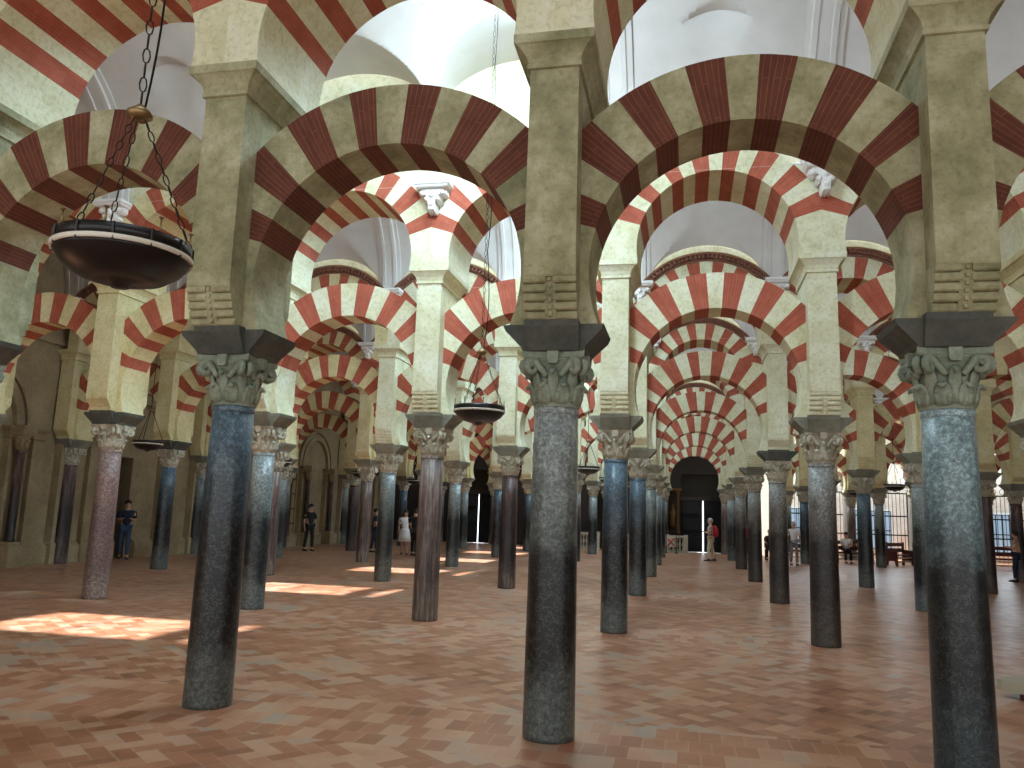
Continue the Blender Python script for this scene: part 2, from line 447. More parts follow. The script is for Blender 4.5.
def make_column():
    root = empty('column')
    s = MB(); s.lathe([(.199, 0), (.201, .03), (.198, .6), (.193, 1.3), (.184, 2.0), (.177, 2.50)], 32)
    s.build('shaft', SH['blue-grey'], root)
    a = MB(); a.lathe([(.176, 2.475), (.182, 2.48), (.186, 2.495), (.185, 2.51), (.18, 2.53)], 32)
    a.build('necking_ring', SH['blue-grey'], root)
    c, ab = capital_mesh(True); o = c.build('capital', CAP_GREY, root); o.location = (0, 0, 2.53)
    ab.build('abacus', CAP_GREY, o)
    i = MB()
    # cross-shaped impost: wings that carry the arches and a narrower front and back block under the pier
    i.rects([(2.965, .245, .25), (3.0, .26, .262), (3.125, .385, .29), (3.172, .405, .292)])
    i.rects([(2.966, .205, .27), (3.02, .212, .30), (3.14, .216, .375), (3.19, .216, .385)])
    i.build('impost_block', IMPOST, root)
    return root
proto_col = make_column(); register(proto_col)

# ---------------------------------------------------------------- pier
def roll_corbel(sg):
    mb = MB()
    z0, z1, n = 3.19, 3.52, 5
    hh = (z1 - z0) / n
    for k in range(n):
        q = k / (n - 1); yo = .40 + .115 * q ** .8
        zc = z0 + hh * (k + .5)
        for xa, xb in ((-.208, -.03), (.03, .208)):
            ring = lambda x: [(x, sg * (.25 if a is None else yo - hh * .28 + hh * .30 * cos(a)), zc + (hh * .5 * sin(a) if a is not None else e)) for a, e in
                 [(None, -hh * .5), (-PI / 2, 0), (-PI / 4, 0), (0, 0), (PI / 4, 0), (PI / 2, 0), (None, hh * .5)]]
            mb.loft([ring(xa), ring(xb)])
    prof = [(.25, z0), (.39, z0), (.42, z0 + .06), (.475, z0 + .2), (.505, z1), (.25, z1)]
    mb.loft([[(-.045, sg * y, z) for y, z in prof], [(.045, sg * y, z) for y, z in prof]])
    for k in range(6):                         # little beads down the middle band
        z = z0 + .03 + k * .052; y = .40 + .017 * k + .012
        mb.rects([(z - .014, .012, .02), (z + .014, .012, .02)], 0, 0, sg * y)
    return mb
def plain_corbel(sg):
    mb = MB()
    prof = [(.25, 3.19), (.39, 3.19), (.395, 3.24), (.51, 3.38), (.52, 3.42), (.52, 3.52), (.25, 3.52)]
    mb.loft([[(-.208, sg * y, z) for y, z in prof], [(.208, sg * y, z) for y, z in prof]])
    return mb
def make_pier(kind):
    root = empty('pier')
    b_ = MB()
    b_.rects([(3.17, .2, .281), (3.52, .2, .281)])
    b_.rects([(3.50, .203, .515), (3.515, .205, .522), (5.25, .198, .52)])
    b_.build('pier_body', STONE, root)
    for sg in (-1, 1):
        (roll_corbel(sg) if kind == 'roll' else plain_corbel(sg)).build('corbel', STONE, root)
    c = MB()
    c.rects([(5.235, .198, .52), (5.24, .222, .545), (5.275, .224, .548), (5.28, .212, .533), (5.30, .218, .54), (5.34, .23, .55), (5.385, .262, .575), (5.42, .30, .60), (5.43, .325, .615), (5.505, .328, .618)])
    c.build('cornice', STONE, root)
    return root
proto_pier = {'roll': make_pier('roll'), 'plain': make_pier('plain')}
for p_ in proto_pier.values(): register(p_)

# ---------------------------------------------------------------- vault bracket
def bracket_mesh():
    mb = MB()
    mb.rects([(6.86, .25, .13), (6.88, .27, .15), (6.90, .27, .15), (6.92, .29, .17), (6.97, .29, .17)], 0, 0, -.12)
    o = [(-.23, 6.86), (-.23, 6.78), (-.19, 6.74), (-.14, 6.76), (-.12, 6.72), (-.15, 6.66), (-.10, 6.62), (-.075, 6.64), (-.07, 6.52), (-.055, 6.47), (-.02, 6.49), (0, 6.47)]
    o = o + [(-x, z) for x, z in reversed(o[:-1])]
    mb.loft([[(x, -.005, z) for x, z in o], [(x * .98, -.12, z) for x, z in o], [(x * .8, -.20, 6.86 + (z - 6.86) * .9) for x, z in o]])
    for x, z, r in ((-.17, 6.79, .045), (.17, 6.79, .045), (-.09, 6.69, .04), (.09, 6.69, .04), (0, 6.60, .045), (0, 6.76, .06)):
        mb.lathe([(0.001, -r), (r * .8, -r * .6), (r, 0), (r * .8, r * .6), (.001, r)], 8, 0, (x, -.19, z))
    return mb
proto_br = bracket_mesh().build('vault_bracket', PLASTER_TRIM)

# ---------------------------------------------------------------- which column is what
XMIN = {1: -1, 2: -3, 3: -4, 4: -4, 5: -4, 6: -4, 7: -4, 8: -4}
XMAX = {1: 3, 2: 4, 3: 4, 4: 5, 5: 6, 6: 6, 7: 7, 8: 7}
KIND = {(1, -1): 'greenish grey', (1, 0): 'dark blue-black', (1, 1): 'blue-grey', (1, 2): 'mottled blue-green', (1, 3): 'blue-grey',
        (2, -3): 'greenish grey', (2, -2): 'rosy brown', (2, -1): 'blue-grey', (2, 0): 'purple-brown', (2, 1): 'dark blue-black', (2, 2): 'grey and dark brown', (2, 3): 'dark reddish brown', (2, 4): 'blue-grey',
        (3, -4): 'dark reddish brown', (3, -3): 'dark blue-black', (3, -2): 'purple-brown', (3, -1): 'greenish grey', (3, 0): 'dark reddish brown', (3, 1): 'dark blue-black', (3, 2): 'grey and dark brown', (3, 3): 'blue-grey', (3, 4): 'greenish grey',
        (4, -3): 'blue-grey', (4, -2): 'purple-brown', (4, -1): 'blue-grey', (4, 0): 'purple-brown', (4, 1): 'greenish grey', (4, 2): 'grey and dark brown', (4, 3): 'dark blue-black', (4, 4): 'dark reddish brown',
        (5, -1): 'dark blue-black', (5, 1): 'blue-grey', (5, 2): 'grey and dark brown'}
KCY = ['blue-grey', 'grey and dark brown', 'greenish grey', 'dark blue-black', 'dark reddish brown', 'purple-brown']
# measured column feet (small irregularities of the real grid)
def nudge(r, i):
    rn = random.Random(r * 31 + i)
    n = {(1, 0): (.03, 0), (1, 1): (0, 0), (1, 2): (-.03, 0), (2, 3): (0, 0), (3, 3): (-.1, 0), (4, 4): (.05, 0)}
    if (r, i) in n: return n[(r, i)]
    return (rn.uniform(-.03, .03), rn.uniform(-.03, .03))
lean = lambda r, i: (0, 0, 0)
WHERE = lambda r: ORD[r - 1] + ' arcade'
first_c = {}
used = {'col': False, 'roll': False, 'plain': False, 'br': False}
low_used = [False] * 3; up_used = [False] * 3
def nth(r, i):
    """how the n-th column of an arcade is named, counted from the left wall or from the picture's edge"""
    inv = [q for q in range(XMIN[r], XMAX[r] + 1) if -30 < pix(q * L, ROW(r), 2.7)[0] < 1054]
    if i in inv:
        return ORD[inv.index(i)] + ' from left', inv.index(i)
    return ('beyond the left edge' if i < inv[0] else 'beyond the right edge' + (' furthest out' if i > inv[-1] + 1 else '')), None
for r in range(1, NROW + 1):
    for i in range(XMIN[r], XMAX[r] + 1):
        x, y = i * L, ROW(r)
        nx, ny = nudge(r, i)
        where, k_ = nth(r, i)
        # column
        if not used['col']:
            c = proto_col; used['col'] = True
            parts = {}
            for q in kids(c) + [g for h_ in kids(c) for g in kids(h_)]: parts.setdefault(q.name.split('.')[0], []).append(q)
        else:
            c, parts = copy_tree(proto_col)
        c.location = (x + nx, y + ny, 0)
        kd = KIND.get((r, i), KCY[(r * 5 + i * 3) % 6])
        set_mat(parts['shaft'][0], SH[kd]); set_mat(parts['necking_ring'][0], SH[kd])
        parts['shaft'][0].rotation_euler.z = (r * 1.7 + i * 2.3)
        set_mat(parts['capital'][0], CAP_GREY if r == 1 else CAP_LIGHT); set_mat(parts['abacus'][0], CAP_GREY if r == 1 else CAP_LIGHT)
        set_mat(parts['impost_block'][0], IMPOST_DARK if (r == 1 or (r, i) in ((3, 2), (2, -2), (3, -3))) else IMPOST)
        tag(c, f'{kd} marble column, {where} in the {WHERE(r)}', 'column', f'columns of the {WHERE(r)}')
        # pier
        kind = 'roll' if (r == 1 or (r, i) in ((2, 0), (2, 1), (2, 2), (3, 3), (3, -1), (4, 1), (4, 3)) or (r > 3 and (r + i) % 3 == 0)) else 'plain'
        if not used[kind]:
            p = proto_pier[kind]; used[kind] = True; pp = {}
            for q in kids(p): pp.setdefault(q.name.split('.')[0], []).append(q)
        else: p, pp = copy_tree(proto_pier[kind])
        p.location = (x, y, 0)
        st = STONE_OLIVE if r == 1 else (STONE_WARM if i <= -2 or i >= 3 else STONE)
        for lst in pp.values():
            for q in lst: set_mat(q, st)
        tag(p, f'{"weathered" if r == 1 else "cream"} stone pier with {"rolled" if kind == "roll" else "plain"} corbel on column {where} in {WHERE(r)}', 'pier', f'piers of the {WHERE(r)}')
        # bracket
        if used['br']:
            bq = proto_br.copy(); col.objects.link(bq)
        else: bq = proto_br; used['br'] = True
        bq.location = (x + .05, y - .6, -.14)
        tag(bq, f'white plaster vault bracket above column {where} in the {WHERE(r)}', 'bracket', f'vault brackets on the {WHERE(r)}')
        if i < XMAX[r]:
            w2 = nth(r, i + 1)[0].replace(' from left', '')
            w1 = where.replace(' from left', '')
            s = (r + i) % 3
            for lst, usd, nm in ((LOW, low_used, 'lower'), (UP, up_used, 'upper')):
                if usd[s]: a = lst[s].copy(); col.objects.link(a)
                else: a = lst[s]; usd[s] = True
                a.location = (x + L / 2, y, 0)
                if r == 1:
                    for q, mm in enumerate((STONE_OLIVE if nm == 'lower' else STONE, RED_DARK if nm == 'lower' else RED)):
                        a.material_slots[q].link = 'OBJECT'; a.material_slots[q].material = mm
                else:
                    a.material_slots[0].link = 'OBJECT'; a.material_slots[0].material = st
                    a.material_slots[1].link = 'OBJECT'; a.material_slots[1].material = RED
                tp = 'horseshoe arch' if nm == 'lower' else 'round arch'
                if w2.startswith('beyond') or w1.startswith('beyond'):
                    end = 'at the left edge' if w1.startswith('beyond the left') else ('past the right edge' if w1.startswith('beyond') else 'at the right edge')
                    lab = f'{nm} red and cream striped {tp} {end} of the {WHERE(r)}'
                else:
                    lab = f'{nm} red and cream striped {tp} between {w1} and {w2} columns of {WHERE(r)}'
                tag(a, lab, 'arch', f'{nm} arches of the {WHERE(r)}')

# ---------------------------------------------------------------- wall above the upper arches, with dentilled hood mould
def upper_wall(r):
    mb = MB(); hd = .59; zt = 9.6
    x0 = XW if XMIN[r] <= -3 else (XMIN[r]) * L; 
    mb.box(XMAX[r] * L, XR, -hd, hd, 5.5, zt)
    if XMIN[r] > -4: mb.box(XW, XMIN[r] * L, -hd, hd, 5.5, zt)
    for i in range(XMIN[r], XMAX[r]):
        cx = BAY(i); n = 24
        xs = [-L / 2 + L * q / n for q in range(n + 1)]
        zb = lambda x: 5.69 + math.sqrt(max(0, 1.615 ** 2 - x * x))
        for a, b_ in zip(xs, xs[1:]):
            for yy in (-hd, hd):
                mb.quad((cx + a, yy, zb(a)), (cx + b_, yy, zb(b_)), (cx + b_, yy, zt), (cx + a, yy, zt))
            mb.quad((cx + a, -hd, zt), (cx + b_, -hd, zt), (cx + b_, hd, zt), (cx + a, hd, zt))
    o = mb.build('wall_arcade', STONE); o.location = (0, ROW(r), 0); o['kind'] = 'structure'
def hood_mesh():
    mb = MB(); cz = 5.69
    def arcband(r0, r1, y0, y1, m, t0=math.radians(37)):
        n = 30; rings = []
        for q in range(n + 1):
            t = t0 + (PI - 2 * t0) * q / n
            rings.append([(r0 * cos(t), y0, cz + r0 * sin(t)), (r1 * cos(t), y0, cz + r1 * sin(t)), (r1 * cos(t), y1, cz + r1 * sin(t)), (r0 * cos(t), y1, cz + r0 * sin(t))])
        mb.loft(rings, m)
    arcband(1.63, 1.66, -.035, .01, 0); arcband(1.66, 1.76, -.03, .01, 0); arcband(1.76, 1.81, -.12, .01, 0); arcband(1.81, 1.86, -.025, .01, 1)
    n = 34
    for q in range(n):
        t = math.radians(38) + (PI - 2 * math.radians(38)) * (q + .5) / n; dt = .018
        P = lambda r_, tt, y: (r_ * cos(tt), y, cz + r_ * sin(tt))
        mb.loft([[P(1.68, t - dt, -.10), P(1.68, t + dt, -.10), P(1.68, t + dt, .0), P(1.68, t - dt, .0)],
                 [P(1.765, t - dt, -.10), P(1.765, t + dt, -.10), P(1.765, t + dt, .0), P(1.765, t - dt, .0)]], 0)
    return mb
proto_hood = hood_mesh().build('dentilled_hood_mould', [RED_DARK, STONE_WARM]); hood_used = False
for r in range(1, NROW + 1):
    upper_wall(r)
    for i in range(XMIN[r], XMAX[r]):
        if r in (1, 2): continue              # plain lunettes on the two nearest arcades
        if hood_used: h = proto_hood.copy(); col.objects.link(h)
        else: h = proto_hood; hood_used = True
        h.location = (BAY(i), ROW(r) - .585, 0)
        w1, w2 = nth(r, i)[0].replace(' from left', ''), nth(r, i + 1)[0].replace(' from left', '')
        if 'beyond' in w1 or 'beyond' in w2:
            lab = f'dark red dentilled hood over upper arch {"at the left edge" if "left" in w1 else ("past the right edge" if "beyond" in w1 else "at the right edge")} of {WHERE(r)}'
        else: lab = f'dark red dentilled hood over upper arch, {w1} to {w2} column, {WHERE(r)}'
        tag(h, lab, 'moulding', f'dentilled hoods of the {WHERE(r)}')

# ---------------------------------------------------------------- vaults
def vault(k):
    mb = MB()
    ix0, ix1 = -5, 9
    ca = 1.22
    def zf(x, y):                             # x, y relative to nave centre
        d = RB - abs(y)
        bar = math.sqrt(max(0, RB * RB - y * y))
        b_ = math.floor(x / L); xl = x - (b_ + .5) * L
        if k == 1 and b_ in (-1, 0): h0, kk, hm, ca_ = 1.1, 1.3, 2.05, 1.26
        else: h0, kk, hm, ca_ = .82, 1.3, 2.0, 1.22
        q = 1 - (xl / ca_) ** 2
        lun = min(h0 + kk * d, hm) * math.sqrt(q) if q > 0 else 0
        if k == 1 and b_ in (-1, 0):
            q = 1 - (xl / 1.44) ** 2; lun = 1.15 + .92 * math.sqrt(q) if q > 0 else 0
        return ZS + max(bar, lun)
    ny = 130 if k == 1 else 56
    ys = [-RB * cos(PI * j / ny) for j in range(ny + 1)]
    xs = []
    for b_ in range(ix0, ix1):
        nq = 110 if k == 1 and b_ in (-1, 0) else 30
        for q in range(nq): xs.append(b_ * L + L * q / nq)
    xs.append(ix1 * L)
    base = len(mb.v)
    for x in xs:
        for y in ys: mb.v.append((x, y, zf(x, y)))
    w = ny + 1
    for a in range(len(xs) - 1):
        for j in range(ny):
            xm = (xs[a] + xs[a + 1]) / 2; ym = (ys[j] + ys[j + 1]) / 2
            if k >= 0 and abs(xm - 1.9) < 1.7 and abs(ym) < .84: continue      # crown opening
            if k == 0 and False: continue
            p = base + a * w + j
            mb.face((p, p + w, p + w + 1, p + 1), 0, None, True)
    # transverse ribs
    for b_ in range(ix0 + 1, ix1):
        if k == 1 and b_ == 0: continue
        x = b_ * L
        prof = [(-.27, .0), (-.27, -.035), (-.19, -.045), (-.17, -.075), (-.10, -.08), (-.085, -.06), (.085, -.06), (.10, -.08), (.17, -.075), (.19, -.045), (.27, -.035), (.27, .0)]
        rings = []
        for j in range(33):
            t = PI * j / 32
            rings.append([(x + u, (RB + dr) * cos(t), ZS + (RB + dr) * sin(t)) for u, dr in prof])
        mb.loft(rings, 0, True, False, False)
    # roof skin above so that daylight only comes in by the openings
    for sg in (-1, 1):
        mb.quad((ix0 * L, sg * 2.92, 9.6), (ix1 * L, sg * 2.92, 9.6), (ix1 * L, sg * RB, ZS), (ix0 * L, sg * RB, ZS))
    # curb and mullion of the opening
    for (a, b2, c, d_) in ((.06, .18, -.96, .96), (3.62, 3.74, -.96, .96), (.06, 3.74, -.96, -.84), (.06, 3.74, .84, .96)):
        mb.box(a, b2, c, d_, 9.08, 9.5)
    mb.box(1.45, 1.49, -.9, .9, 9.30, 9.34)
    o = mb.build('ceiling', PLASTER); o.data.set_sharp_from_angle(angle=.3); o.location = (0, NAVE(k), 0); o['kind'] = 'structure'
for k in range(-1, 7): vault(k)

# added glowing windows on the unseen side of some lunettes, backing the nave lamps
def added_window_mesh():
    mb = MB()
    out = [(-.62, 7.5), (.62, 7.5), (.62, 8.0)] + [(.62 * cos(t), 8.0 + .4 * sin(t)) for t in [PI * q / 10 for q in range(1, 10)]] + [(-.62, 8.0)]
    mb.loft([[(x, 0, z) for x, z in out], [(x, .03, z) for x, z in out]], 1)
    for x in (-.63, -.2, .2, .63): mb.box(x - .02, x + .02, .02, .07, 7.48, 8.05)
    for z in (7.48, 8.02): mb.box(-.65, .65, .02, .07, z, z + .04)
    return mb
PANE = plain('daylit_glass', (200, 220, 235), .3, 0, (205, 228, 255), 1.2)
wproto = added_window_mesh().build('window_1', [IRON, PANE]); wproto['kind'] = 'structure'; wfirst = True; wn_ = 1
for k in range(1, 7):
    for b_ in (0, 2, -2):
        if not (XMIN[k] <= b_ < XMAX[k]): continue
        if not wfirst: o = wproto.copy(); col.objects.link(o)
        else: o = wproto; wfirst = False
        o.name = f'window_{wn_}'; wn_ += 1
        o.location = (BAY(b_), ROW(k) + .59, 0)

# ---------------------------------------------------------------- enclosing walls
mb = MB()
mb.box(XW - .4, XW, -6, 19.3, 0, 9.7); mb.box(XW - .4, XW, 20.75, 42.6, 0, 9.7); mb.box(XW - .4, XW, 19.3, 20.75, 2.9, 9.7)
struct('wall_left', mb, WALLB)
mb = MB(); mb.box(XR, XR + .4, -6, 42.6, 0, 9.7); struct('wall_right', mb, WALLB)
# side chapel behind the doorway of the left wall
mb = MB(); mb.box(-15.6, -15.5, 18.4, 22, 0, 4); mb.box(-15.6, XW - .4, 18.3, 18.4, 0, 4); mb.box(-15.6, XW - .4, 22, 22.1, 0, 4); mb.box(-15.6, XW - .4, 18.3, 22.1, 4, 4.1)
struct('wall_chapel', mb, DARKW)
# plinth and string course
mb = MB()
for a, b2 in ((-6, 19.3), (21.0, 42.2)):
    mb.box(XW, XW + .16, a, b2, 0, .42); mb.loft([[(XW, a, .42), (XW + .16, a, .42), (XW + .16, b2, .42), (XW, b2, .42)], [(XW, a, .52), (XW + .05, a, .52), (XW + .05, b2, .52), (XW, b2, .52)]])
mb.box(XW, XW + .10, -6, 42.2, 5.6, 5.75)
struct('baseboard_left', mb, WALLB)
def pilaster(mb, y, w, d=.16, h=3.35):
    x = XW
    def ring(z, e): return [(x, y - w / 2 - e, z), (x + d + e, y - w / 2 - e, z), (x + d + e, y + w / 2 + e, z), (x, y + w / 2 + e, z)]
    mb.loft([ring(0, .05), ring(.5, .05), ring(.55, 0), ring(h - .3, 0), ring(h - .26, .03), ring(h - .22, 0), ring(h - .12, .02), ring(h - .04, .09), ring(h, .09)])
def wall_arch(mb, yc, R, z0, d=.14):
    for ra, rb, dd in ((R, R + .16, d), (R + .16, R + .3, d * .6), (R + .34, R + .42, d * .9)):
        rings = []
        for q in range(25):
            t = PI * q / 24
            rings.append([(XW, yc + ra * cos(t), z0 + ra * sin(t)), (XW + dd, yc + ra * cos(t), z0 + ra * sin(t)), (XW + dd, yc + rb * cos(t), z0 + rb * sin(t)), (XW, yc + rb * cos(t), z0 + rb * sin(t))])
        mb.loft(rings)
tn = 1
for r in range(2, 8):
    y = ROW(r); mb = MB()
    pilaster(mb, y, .62, .22, 7.0)                      # respond behind the engaged column
    for o_ in (-1.0, 1.0): pilaster(mb, y + o_, .34, .13)
    for o_ in (-1.75, 1.75):
        pilaster(mb, y + o_, .42, .2)
    wall_arch(mb, NAVE(r - 1), 1.15, 3.38)
    if r == 6: wall_arch(mb, NAVE(6), 1.15, 3.38)
    o = mb.build(f'trim_{tn}', WALLB); o['kind'] = 'structure'; tn += 1
# colonnettes standing in the wall's blind arches
def make_colonnette():
    root = empty('colonnette')
    b_ = MB(); b_.rects([(0, .2, .2), (.5, .2, .2), (.52, .16, .16), (.6, .16, .16)]); b_.build('base', WALLB, root)
    s = MB(); s.lathe([(.12, .6), (.13, .64), (.105, .68), (.10, 2.7), (.12, 2.72), (.12, 2.76)], 16); s.build('shaft', SH['dark reddish brown'], root)
    c = MB(); c.lathe([(.11, 2.76), (.12, 2.9), (.18, 3.1), (.19, 3.12)], 12)
    for k in range(8): leaf(c, k * PI / 4, 2.8, .22, .12, .05, .1)
    c.rects([(3.1, .17, .17), (3.14, .2, .2), (3.22, .21, .21), (3.36, .21, .21)]); c.build('capital', WALLB, root)
    return root
pc = make_colonnette(); register(pc)
spots = [(1, -1.15), (1, 1.15), (2, -1.15), (2, 1.15), (4, -1.15), (4, 1.15), (5, -1.15), (5, 1.15)]
for n, (k, o_) in enumerate(spots):
    c = pc if n == 0 else copy_tree(pc)[0]
    c.location = (XW + .36, NAVE(k) + o_, 0)
    side = 'near' if o_ < 0 else 'far'
    bet = {1: 'first arcade', 2: 'second arcade', 4: 'fourth arcade', 5: 'fifth arcade'}[k]
    tag(c, f'slender dark colonnette at {side} side of left wall blind arch beyond {bet}', 'column', 'colonnettes of the left wall')

# back wall: dark timber screens behind the last arcade
YB = ROW(7) + .95
mb = MB()
mb.box(XW, -8.1, YB, YB + .3, 0, 9.7); mb.box(-8.1, -6.3, YB, YB + .3, 3.95, 9.7); mb.box(-6.3, 3.75, YB, YB + .3, 0, 9.7)
mb.box(3.75, 5.75, YB, YB + .3, 3.95, 9.7); mb.box(5.75, 7.6, YB, YB + .3, 0, 9.7)
struct('wall_back', mb, DARKW)
mb = MB(); mb.box(7.6, XR, YB + 1.6, YB + 1.9, 0, 9.7); mb.box(7.5, 7.7, YB, YB + 1.7, 0, 9.7); struct('wall_choir', mb, stone('pale_choir_wall', (214, 210, 200), (224, 221, 212), (232, 230, 224), .15))
DAY = plain('daylight_outside', (230, 238, 245), .5, 0, (235, 242, 250), 3.2)
def double_door(xa, xb, gap_x, place):
    root = empty('timber_door', (0, YB + .05, 0))
    fr = MB(); fr.box(xa, xb, .0, .12, 2.62, 2.78)
    # tympanum board over the leaves
    fr.build('lintel', DARKW, root)
    ty = MB(); ty.box(xa, xb, .03, .09, 2.78, 3.95); ty.build('overdoor_panel', plain('green_brown_board', (46, 42, 34), .8), root)
    for (u, v_) in ((xa, gap_x - .035), (gap_x + .035, xb)):
        lf = MB(); lf.box(u, v_, .02, .09, 0.02, 2.62)
        for z in (.25, 1.1, 1.95): lf.box(u + .1, v_ - .1, .0, .02, z, z + .6)
        o = lf.build('door_leaf', BLACK, root)
    tag(root, f'tall black timber door standing ajar with a slit of daylight {place}', 'door')
    g = MB(); g.box(gap_x - .3, gap_x + .3, .16, .18, 0, 2.5)
    o = g.build('window_outside', DAY); o.location = (0, YB + .12, 0); o['kind'] = 'structure'  # glowing sheet standing in for the bright outdoors beyond the door gap
double_door(3.75, 5.75, 4.86, 'in the middle distance behind the standing man')
double_door(-8.1, -6.3, -7.0, 'left of the middle at the far end')

# altar rails in front of the back wall
def rail(xa, xb, place):
    root = empty('stone_rail', ((xa + xb) / 2, ROW(7) - .9, 0)); w = (xb - xa) / 2
    m = MB(); m.box(-w, w, -.12, .12, 0, .12); m.build('plinth', CAP_LIGHT, root)
    m = MB(); m.box(-w, w, -.13, .13, .72, .84); m.build('handrail', CAP_LIGHT, root)
    n = int((xb - xa) / .15)
    pr_ = None
    for q in range(n):
        x = -w + .13 + q * (2 * w - .26) / max(1, n - 1)
        if pr_ is None:
            m = MB(); m.lathe([(.05, .12), (.06, .18), (.035, .24), (.065, .42), (.035, .58), (.055, .66), (.055, .72)], 10)
            pr_ = m.build('baluster', CAP_LIGHT, root); pr_.location.x = x
        else: o = pr_.copy(); col.objects.link(o); o.location.x = x
    for s_ in (-1, 1):
        m = MB(); m.box(s_ * w - .1, s_ * w + .1, -.15, .15, 0, .88); m.build('end_post', CAP_LIGHT, root)
    tag(root, f'low pale stone balustrade at the far end {place}', 'balustrade', 'altar rails')
rail(3.12, 4.0, 'left of the black door'); rail(.2, 2.75, 'behind the second column of the last arcades'); rail(-2.7, -.3, 'left of the front middle column')

root = empty('barrier_sign', (3.3, ROW(7) - 1.15, 0))
m = MB(); m.box(-.22, .22, -.01, .01, .28, .78); m.build('board', CAP_LIGHT, root)
m = MB()
for sg in (-1, 1): m.tube([(-.16 * sg, -.018, .34), (.16 * sg, -.018, .72)], .028, 4)
m.build('red_cross', plain('signal_red', (170, 34, 34), .6), root)
for x in (-.24, .24):
    m = MB(); m.tube([(x, 0, 0), (x, 0, .9)], .02, 8); m.lathe([(.12, 0), (.12, .02), (.03, .04)], 12, 0, (x, 0, 0)); m.build('post', IRON, root)
tag(root, 'small pale sign with a red cross between posts before the far balustrade', 'sign')
# gilded altar panel beside the black door
GOLD = plain('dull_gilding', (120, 92, 46), .5, .5)
def altarpiece(x, y, w, h, z0, label):
    root = empty('altarpiece', (x, y, 0))
    m = MB(); m.box(-w / 2, w / 2, .0, .1, z0, z0 + h); m.build('panel', plain('dark_panel', (40, 28, 20), .6), root)
    for s_ in (-1, 1):
        m = MB(); m.lathe([(.09, z0), (.09, z0 + .1), (.055, z0 + .15), (.05, z0 + h - .4), (.08, z0 + h - .3), (.1, z0 + h - .15)], 12, 0, (s_ * (w / 2 - .1), -.08, 0)); m.build('gilt_column', GOLD, root)
    m = MB(); m.rects([(z0 + h - .15, w / 2, .12), (z0 + h - .1, w / 2 + .06, .18), (z0 + h, w / 2 + .06, .18)]); m.build('cornice', GOLD, root)
    m = MB(); m.lathe([(.02, z0 + .3), (.16, z0 + .32), (.13, z0 + .8), (.17, z0 + 1.1), (.08, z0 + 1.25), (.10, z0 + 1.4), (.02, z0 + 1.52)], 12, 0, (0, -.06, 0)); m.build('carved_figure', GOLD, root)
    tag(root, label, 'altarpiece')
altarpiece(3.35, YB - .14, .75, 2.3, .9, 'narrow dark gilded altarpiece beside the black door')
altarpiece(-.2 + 1.0, YB - .14, 1.3, 2.6, .9, 'dark gilded altarpiece behind the front middle column')
o = MB(); o.box(0, .08, -.6, .6, .3, 3.0)
altar = altarpiece; 
root = empty('gilded_screen', (XW + .02, 30.2, 0)); o.build('panel', GOLD, root)
m = MB()
for z in (.9, 1.5, 2.1, 2.7): m.box(.06, .14, -.6, .6, z, z + .07)
for y in (-.58, -.2, .2, .58): m.box(.06, .12, y - .03, y + .03, .3, 3.0)
m.build('frame', plain('old_gilt_frame', (92, 70, 36), .5, .4), root); tag(root, 'gilded panelled screen against the left wall far back', 'screen')

# choir side: grilles, white columns, benches
def grille(xa, xb, y, h, place):
    root = empty('iron_grille', ((xa + xb) / 2, y, 0)); w = (xb - xa) / 2
    m = MB()
    for x in (-w, w): m.box(x - .04, x + .04, -.04, .04, 0, h)
    for z in (.25, 1.2, 2.1, h - .1): m.box(-w, w, -.03, .03, z, z + .06)
    m.build('frame', IRON, root)
    n = max(3, int((xb - xa) / .17)); first = None
    for q in range(1, n):
        x = -w + 2 * w * q / n
        if first is None:
            b_ = MB(); b_.tube([(0, 0, .1), (0, 0, h - .05)], .013, 6); first = b_.build('bar', IRON, root); first.location.x = x
        else: o = first.copy(); col.objects.link(o); o.location.x = x
    s_ = MB()
    for q in range(-2, 3): s_.tube([(q * w / 3 + .14 * cos(t), 0, h + .12 + .14 * sin(t)) for t in [2 * PI * j / 12 for j in range(12)]], .012, 5, 0, True, True)
    s_.build('scroll_crest', IRON, root)
    tag(root, f'tall black iron grille at the choir side, {place}', 'grille', 'iron grilles of the choir')
for n, (a, b2) in enumerate(((8.95, 11.6), (11.95, 14.5), (14.9, 17.45), (17.85, 20.4), (20.8, 23.4))):
    grille(a, b2, ROW(7) + .8, 3.3, ['nearest the black door', 'second from the black door', 'third from the black door', 'fourth from the black door', 'furthest right'][n])
def white_column(x, y, lab):
    root = empty('white_column', (x, y, 0))
    m = MB(); m.rects([(0, .34, .34), (.3, .34, .34), (.34, .3, .3)]); m.lathe([(.3, .34), (.3, .42), (.25, .46), (.27, .52), (.23, .56)], 20); m.build('base', CAP_LIGHT, root)
    m = MB(); seg = 32
    m.loft([[(r_ * (1 - .05 * (j % 2)) * cos(2 * PI * j / seg), r_ * (1 - .05 * (j % 2)) * sin(2 * PI * j / seg), z) for j in range(seg)] for r_, z in ((.22, .56), (.215, 1.8), (.19, 3.1))]); m.build('shaft', PLASTER_TRIM, root)
    c = capital_mesh(); o = c.build('capital', PLASTER_TRIM, root); o.location.z = 3.1
    m = MB(); m.rects([(3.53, .3, .3), (3.6, .36, .36), (3.9, .38, .38), (4.0, .48, .48), (4.2, .48, .48)]); m.build('entablature', PLASTER_TRIM, root)
    tag(root, lab, 'column', 'white columns by the choir')
white_column(8.6, ROW(7) + .75, 'white fluted column at the choir side nearest the black door')
white_column(11.75, ROW(7) + .75, 'white fluted column at the choir side between first and second grilles')
white_column(14.7, ROW(7) + .75, 'white fluted column at the choir side between second and third grilles')
white_column(17.65, ROW(7) + .75, 'white fluted column at the choir side between third and fourth grilles')
